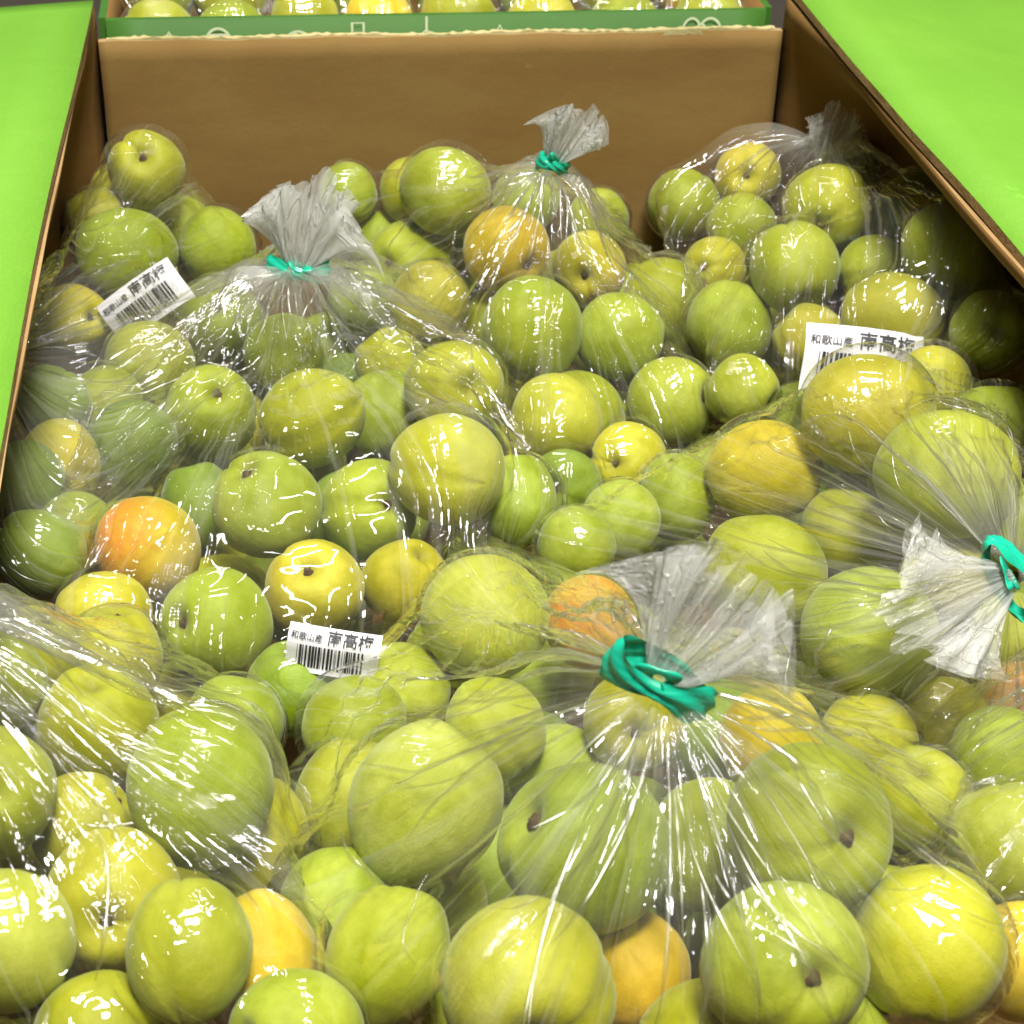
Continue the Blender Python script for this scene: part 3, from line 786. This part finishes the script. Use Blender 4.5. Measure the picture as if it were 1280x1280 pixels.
def film_mesh(b, T, seed, pleat=1.0, sag=.5, nth=460, nr=110, nrib=60):
    own = ALL[b]
    others = np.concatenate([ALL[q] for q in ALL if q != b])
    T = np.array(T)
    pts = (own[:, None, :3] + SPH[None] * (own[:, None, 3:4] + .0012)).reshape(-1, 3)
    C = own[:, :3].mean(0)
    ax = T - C; ax /= np.linalg.norm(ax)
    e1 = np.cross(ax, [0, 0, 1.0]); 
    if np.linalg.norm(e1) < .2: e1 = np.cross(ax, [1.0, 0, 0])
    e1 /= np.linalg.norm(e1); e2 = np.cross(ax, e1)
    ring = np.array([T + .0045 * (math.cos(a)*e1 + math.sin(a)*e2) for a in np.linspace(0, 2*math.pi, 14, endpoint=False)])
    bm = bmesh.new()
    for p in np.concatenate([pts, ring]): bm.verts.new(p)
    res = bmesh.ops.convex_hull(bm, input=bm.verts, use_existing_faces=False)
    bmesh.ops.delete(bm, geom=[v for v in bm.verts if not v.link_faces], context='VERTS')
    bvh = BVHTree.FromBMesh(bm); bm.free()
    TL = np.linalg.norm(T - C)
    phi0 = math.atan2(.0045, TL) * 1.05
    th = np.linspace(0, 2*math.pi, nth, endpoint=False)
    V = np.zeros((nr, nth, 3)); S = np.linspace(0, 1, nr)
    DIR = np.zeros_like(V)
    Cv = Vector(C)
    for i, s in enumerate(S):
        phi = phi0 + (math.radians(165) - phi0) * s ** 1.35
        twist = 0.25 * math.sin(seed) * (1 - s)
        for j in range(nth):
            t_ = th[j] + twist
            d = math.cos(phi)*ax + math.sin(phi)*(math.cos(t_)*e1 + math.sin(t_)*e2)
            h = bvh.ray_cast(Cv, Vector(d))
            V[i, j] = h[0] if h[0] is not None else C + d * .05
            DIR[i, j] = d
    P0 = V.reshape(-1, 3).copy(); D = DIR.reshape(-1, 3)
    # inward gap to the fruit along each ray -> the film sags into the gaps
    gap = np.full(len(P0), .02)
    for s in own:
        oc = P0 - s[:3]; bq = -(oc * D).sum(1); cc = (oc*oc).sum(1) - s[3]**2
        disc = bq*bq - cc
        mk = disc > 0
        tt = np.full(len(P0), 1.0); tt[mk] = bq[mk] - np.sqrt(disc[mk])
        mk2 = mk & (tt > -.002)
        gap[mk2] = np.minimum(gap[mk2], np.maximum(tt[mk2], 0))
    sfl = np.repeat(S, nth); thf = np.tile(th, nr) / (2*math.pi)
    tie_free = np.clip((sfl - .12) / .25, 0, 1)
    P = P0 - D * (gap * sag * (.35 + .65 * tie_free))[:, None]
    G = P.reshape(nr, nth, 3)
    for _ in range(5):
        L = (np.roll(G, 1, 1) + np.roll(G, -1, 1)) / 2
        G2 = .5*G + .5*L
        G2[1:-1] = .6*G2[1:-1] + .2*(G[:-2] + G[2:])
        G2[0] = G[0]; G = G2
    P = G.reshape(-1, 3)
    # pleats drawn out of the neck
    rs = np.random.default_rng(seed)
    rid = np.zeros(len(P))
    for n_, am in ((7, 1.0), (12, .8), (19, .55), (31, .32), (47, .18)):
        wob = thf + .010*np.sin(sfl*5 + rs.uniform(0, 6)) + .004*np.sin(sfl*11 + rs.uniform(0, 6))
        ph = rs.uniform(0, 1); x_ = wob*n_ + ph
        kk = np.floor(x_).astype(int) % n_
        a_on, a_len = rs.uniform(.1, 1, n_), rs.uniform(.25, 1.0, n_)
        fade = np.clip((a_len[kk] - sfl) / .18, 0, 1)
        rid += am * a_on[kk] * fade * ((1 - np.cos(2*math.pi*x_))/2) ** 4
    w = np.exp(-(sfl/.42)**2) * np.clip(sfl*7, 0.03, 1) + .42 * np.clip(sfl*7, 0, 1)
    P = P + D * (rid * w * .0085 * pleat)[:, None]
    # loose crinkles
    q = P * 105
    cr = np.sin(q[:, 0]*1.1 + 1.7*np.sin(q[:, 1]*.9 + seed) + q[:, 2]*.6) * np.sin(q[:, 1]*1.3 + 1.5*np.sin(q[:, 2]*1.1) - q[:, 0]*.4)
    P = P + D * ((1 - np.abs(cr)) ** 2 * .0020 * tie_free)[:, None]
    near_o = others[np.linalg.norm(others[:, :3] - C, axis=1) < .3]
    both = np.concatenate([own * np.array([1, 1, 1, 1.035]), near_o * np.array([1, 1, 1, 1.04])])
    P = push_out(P, both, C, .0008, 5)
    # stay inside the box
    if b not in 'HI':
        P[:, 1] = np.minimum(P[:, 1], YB - .001)
        gy = np.clip((YB - P[:, 1])/.11, 0, 1)**.6
        zf = np.clip((RIM - P[:, 2])/.06, 0, 1); zf = zf*zf*(3-2*zf)
        P[:, 0] = np.clip(P[:, 0], XLW - .035*gy*zf + .001, XRW + .062*gy*zf - .001)
        P[:, 2] = np.maximum(P[:, 2], .02)
    f = grid_faces(nr, nth)
    f.append(tuple(range((nr-1)*nth, nr*nth)))
    me = bpy.data.meshes.new('film')
    me.from_pydata(P.tolist(), [], f)
    me.polygons.foreach_set('use_smooth', [True]*len(me.polygons))
    set_attr(me, 'fold', np.stack([np.cos(thf*2*math.pi), np.sin(thf*2*math.pi), sfl*3 + seed], 1), True)
    set_attr(me, 'near_tie', np.clip(1 - sfl/.34, 0, 1)**1.6)
    me.update(); me.materials.append(FILM)
    # tight folds: narrow rolled ribs of film running out from the neck
    G = P.reshape(nr, nth, 3); D3 = D.reshape(nr, nth, 3)
    vs, f = [], []
    for q in range(int(nrib)):
        j0 = rs.uniform(0, nth); first = q < nrib * .6
        s0 = rs.uniform(.02, .14) if first else rs.uniform(.15, .5)
        ln = rs.uniform(.06, .30) if first else rs.uniform(.03, .14)
        hw = (1.5 if b in 'BCE' else 1.15) * rs.uniform(.00018, .0007) * (1.5 if rs.uniform() < .15 else 1)
        dr = rs.uniform(-22, 22); n_ = 26; o = len(vs)
        pts_ = []
        for i in range(n_):
            s_ = min(.93, s0 + ln * i/(n_-1)); jj = j0 + dr * (i/(n_-1))**1.5
            a = s_*(nr-1); i0 = int(a); fa = a - i0; k0 = int(jj) % nth; k1 = (k0+1) % nth; fb = jj - math.floor(jj)
            pts_.append((G[i0, k0]*(1-fb)*(1-fa) + G[i0, k1]*fb*(1-fa) + G[min(i0+1, nr-1), k0]*(1-fb)*fa + G[min(i0+1, nr-1), k1]*fb*fa, D3[i0, k0]))
        for _ in range(4):
            pts_ = [pts_[0]] + [((pts_[i-1][0] + pts_[i+1][0])*.3 + pts_[i][0]*.4, pts_[i][1]) for i in range(1, n_-1)] + [pts_[-1]]
        for i in range(n_):
            p, dd = pts_[i]
            t_ = pts_[min(n_-1, i+1)][0] - pts_[max(0, i-1)][0]; t_ = t_ / max(1e-9, np.linalg.norm(t_))
            sd = np.cross(t_, dd); sd /= max(1e-9, np.linalg.norm(sd)); up = np.cross(sd, t_)
            w_ = hw * (math.sin(math.pi * (i + .35) / (n_ - .3)) ** .5) * (1 + .35*math.sin(i*1.1 + q))
            for m_ in range(6):
                an = math.pi * m_/5
                vs.append(p + up*.0006 + sd*(math.cos(an)*w_) + up*(math.sin(an)*w_*.7))
        for i in range(n_-1):
            for m_ in range(5):
                f.append((o + i*6 + m_, o + i*6 + m_+1, o + (i+1)*6 + m_+1, o + (i+1)*6 + m_))
    rb = mesh_from(vs, f); rb.materials.append(CREASE)
    return me, ax, rb

def tuft_mesh(T, d, side, length, w0, w1, thick, seed, mat=None):
    """flared, crumpled end of the bag above the tie"""
    T, d, side = Vector(T), Vector(d).normalized(), Vector(side)
    side = (side - d * side.dot(d)).normalized(); nrm = d.cross(side)
    nth, ns = 260, 34
    rs = np.random.default_rng(seed)
    ph = rs.uniform(0, 6.28, 12)
    vs, fold, near = [], [], []
    for i in range(ns):
        s = i / (ns - 1)
        fl = .0035 + (w1 - .0035) * s ** .8
        tk = .0035 + (thick - .0035) * s ** .9
        for j in range(nth):
            a = 2*math.pi*j/nth
            rid = 0
            for kx, (n_, am) in enumerate(((5, .20), (9, .18), (19, .13), (37, .08))):
                rid += am * (1 - 2*abs(math.sin(n_*a/2*1.0 + ph[kx] + .35*math.sin(3*s + ph[kx+4]))))
            q = 1 + rid * (.35 + .9*s)
            tip = 1 + .10*math.sin(2*a + ph[8]) + .07*math.sin(7*a + ph[9]) + .05*math.sin(19*a + ph[10])
            arc_ = math.cos(a) * fl * q
            p = T + side*arc_ + nrm*(math.sin(a)*tk*q) + d*(length*s*tip - .35*length*s*(abs(arc_)/w1)**2) 
            vs.append(p); fold.append((math.cos(a), math.sin(a), s*2 + seed)); near.append(max(0, 1 - s/.4))
    me = mesh_from(vs, grid_faces(ns, nth))
    set_attr(me, 'fold', np.array(fold), True); set_attr(me, 'near_tie', np.array(near) * .9)
    me.materials.append(mat or TUFT)
    return me

def tie_mesh(T, d, side, wid, hgt, seed):
    """twisted plastic tape: a band round the neck with a flattened lobe on each side"""
    T, d, side = Vector(T), Vector(d).normalized(), Vector(side)
    side = (side - d*side.dot(d)).normalized(); nrm = d.cross(side)
    n, mrow = 64, 9
    rs = random.Random(seed); p1 = rs.uniform(0, 6)
    vs = []
    for i in range(n):
        a = 2*math.pi*i/n
        x = math.cos(a) * wid/2; y = math.sin(a) * .0052 * (1 - .25*abs(math.cos(a)))
        hh = hgt * (.48 + .62*abs(math.cos(a))**1.3) * (1 + .12*math.sin(3*a + p1))
        tw = .35*math.sin(2*a + p1)
        for j in range(mrow):
            v = j/(mrow-1) - .5
            bulge = .0012*math.cos(v*math.pi) * (1 if 1 else 0) + .0007*math.sin(v*14 + 5*a)
            r_ = Vector((math.cos(a), math.sin(a)))
            vs.append(T + side*(x + r_.x*bulge) + nrm*(y + r_.y*bulge + v*hgt*tw*.4) + d*(v*hh + .0012*math.sin(2*a+p1)))
    f = []
    for i in range(n):
        for j in range(mrow-1):
            i2 = (i+1) % n
            f.append((i*mrow+j, i2*mrow+j, i2*mrow+j+1, i*mrow+j+1))
    me = mesh_from(vs, f); me.materials.append(TEAL)
    return me
def knot_mesh(T, d, side, toward, hgt, seed):
    """the pinched twist in the middle of the tape"""
    T, d, side, tw = Vector(T), Vector(d).normalized(), Vector(side), Vector(toward).normalized()
    side = (side - d*side.dot(d)).normalized()
    c = T + tw*.0050
    vs, f = [], []
    n, m_ = 30, 10
    for i in range(n):
        a = 2*math.pi*i/n
        cc = c + side*(math.cos(a)*.0034 + .0012*math.sin(2*a+seed)) + d*(math.sin(a)*hgt*.30) + tw*(.0014*math.sin(a*2+seed*2))
        rr = .0013*(1 + .45*math.sin(a*3+seed))
        for j in range(m_):
            bb = 2*math.pi*j/m_ + a*.5
            vs.append(cc + (side*math.cos(a) + d*math.sin(a))*(math.cos(bb)*rr*1.5) + tw*(math.sin(bb)*rr*.8))
    for i in range(n):
        for j in range(m_):
            f.append((i*m_+j, ((i+1) % n)*m_+j, ((i+1) % n)*m_+(j+1) % m_, i*m_+(j+1) % m_))
    me = mesh_from(vs, f); me.materials.append(TEAL)
    return me

def text_mesh(s, size):
    cu = bpy.data.curves.new('t', 'FONT'); cu.body = s; cu.size = size; cu.offset = size * .012; cu.resolution_u = 2
    o = bpy.data.objects.new('t', cu); COL.objects.link(o)
    dg = bpy.context.evaluated_depsgraph_get(); dg.update()
    me = bpy.data.meshes.new_from_object(o.evaluated_get(dg))
    bpy.data.objects.remove(o); bpy.data.curves.remove(cu)
    return me
def sticker(parent, TL, TR, normal, h, bend, label):
    TL, TR = Vector(TL), Vector(TR)
    ex = (TR - TL).normalized(); w = (TR - TL).length
    ez = Vector(normal); ez = (ez - ex*ez.dot(ex)).normalized(); ey = ez.cross(ex)
    def at(u, v, lift=0):   # u from left, v up from top edge (negative)
        k_ = u / w - .5
        return TL + ex*u + ey*v + ez*(lift - bend*4*k_*k_ - bend*.6*math.sin(v/h*5))
    nu, nv = 16, 8
    vs = [at(w*j/(nu-1), -h*i/(nv-1), l) for l in (0, -.0003) for i in range(nv) for j in range(nu)]
    f = [tuple(reversed(q)) for q in grid_faces(nv, nu, False)] + grid_faces(nv, nu, False, nu*nv)
    st = link('label_sticker', mesh_from(vs, f), PAPER, parent)
    def put(name, me, ox, oy, lift=.0006):
        for v in me.vertices: v.co = at(ox + v.co.x, -h + oy + v.co.y, lift)
        me.materials.clear(); me.materials.append(INK)
        o = bpy.data.objects.new(name, me); COL.objects.link(o); o.parent = st
        return o
    def dens(me):
        bm = bmesh.new(); bm.from_mesh(me); bmesh.ops.triangulate(bm, faces=bm.faces); bm.to_mesh(me); bm.free(); return me
    put('printed_text', dens(text_mesh('和歌山産', w*.088)), w*.035, h*.70)
    put('printed_text', dens(text_mesh('南高梅', w*.165)), w*.43, h*.69)
    # barcode
    rb = random.Random(3); x = w*.12; vs, f = [], []
    while x < w*.84:
        bw = rb.choice((.006, .006, .012, .020, .026)) * w
        o = len(vs); vs += [(x, 0, 0), (x+bw, 0, 0), (x+bw, h*.46, 0), (x, h*.46, 0)]; f.append((o, o+1, o+2, o+3))
        x += bw + rb.choice((.008, .012, .02)) * w
    put('barcode', mesh_from(vs, f, False), 0, h*.12)
    return st

TOCAM = lambda p: (Vector((0, 0, .55)) - Vector(p)).normalized()
def cv(r, u, t=0): return tuple(RR*r + UU*u - FW*t)
BAGS = {
 # bag: tie point, tuft direction, tuft side, length, half width, half thickness, pleat gain, sag, tie width, label
 'A': ((-.112, .66, .20), (-.3, 0, 1), (1, 0, 0), .03, .016, .008, 1.0, .55, .02, 'clear bag of plums against the left wall with a tilted white label'),
 'B': ((.0101, .7288, .2), (.12, -.05, .55), (1, -.15, .1), .041, .027, .010, 1.25, .45, .027, 'large clear bag left of centre, green tie below a fanned gathered top'),
 'C': ((.1353, .7857, .225), (.25, -.2, .62), (1, 0, -.35), .032, .017, .006, 1.0, .75, .014, 'clear bag by the back wall whose white gathered top stands straight up'),
 'D': ((.2868, .8342, .2), (.08, -.1, .5), (1, 0, 0), .03, .017, .008, .9, .5, .010, 'clear bag in the shaded back right corner with a white barcode label'),
 'E': ((.2184, .4128, .24), cv(-.92, -.40, .25), cv(.42, -.88), .037, .024, .012, 1.3, .5, .026, 'clear bag at the right edge with its gathered top flopped over leftwards'),
 'F': ((.0896, .3324, .275), cv(.6, .78, .25), cv(.85, -.45), .034, .023, .012, 1.35, .4, .027, 'nearest clear bag in the front centre, closed with a bright teal tie'),
 'G': ((-.105, .4021, .26), (-.2, .1, 1), (1, 0, 0), .03, .016, .008, 1.1, .45, .02, 'clear bag of large plums in the front left corner of the box'),
 'J': ((.262, .37, .25), (.2, 0, 1), (1, 0, 0), .03, .016, .008, 1.0, .5, .02, 'clear bag cut off by the lower right corner of the picture'),
 'H': ((.0, 1.03, .315), (0, 0, 1), (1, 0, 0), .03, .016, .008, 1.1, .5, .02, 'left clear bag of plums in the box behind'),
 'I': ((.19, 1.03, .315), (0, 0, 1), (1, 0, 0), .03, .016, .008, 1.1, .5, .02, 'right clear bag of plums in the box behind'),
}
roots = {}
for n_, (b, (T, td, ts, ln, hw, tk, pl, sg, tw, lab)) in enumerate(BAGS.items()):
    c = ALL[b][:, :3].mean(0); zlow = (ALL[b][:, 2] - ALL[b][:, 3]).min()
    root = empty('plum_bag', (c[0], c[1], zlow)); roots[b] = root
    props(root, lab, 'plastic bag', 'clear tied bags of plums')
    me, ax, rb = film_mesh(b, T, 11 + n_*7, pl, sg, *((240, 70, 130) if b in 'HI' else (460, 110, {'F': 130, 'B': 110, 'C': 80, 'E': 100, 'G': 90}.get(b, 60))))
    link('film', me, None, root)
    props(link('film_crease', rb, None, root), kind='stuff')
    if b == 'A': continue     # closed end tucked away under the left flap
    link('gathered_top', tuft_mesh(T, td, ts, ln, .004, hw, tk, n_ + 3, TUFTW if b in 'BC' else TUFT), None, root)
    mid = (Vector(td).normalized() + Vector(ax)).normalized()
    if b == 'D': continue     # its tie is clear tape lost in the film
    link('tie_band', tie_mesh(T, mid, ts, tw, .0125 if b == 'F' else .0095, n_), None, root)
    link('tie_knot', knot_mesh(T, mid, ts, TOCAM(T), .009, n_), None, root)

sticker(roots['A'], (-.0847, .757, .1715), (-.0505, .7655, .1921), (.1, -.75, .65), .022, .004, '')
sticker(roots['D'], (.2283, .6567, .2022), (.2786, .6466, .1986), (-.3, -.75, .6), .030, .005, '')
sticker(roots['B'], (-.0013, .4706, .1961), (.029, .4641, .1925), (-.1, -.8, .55), .016, .004, '')
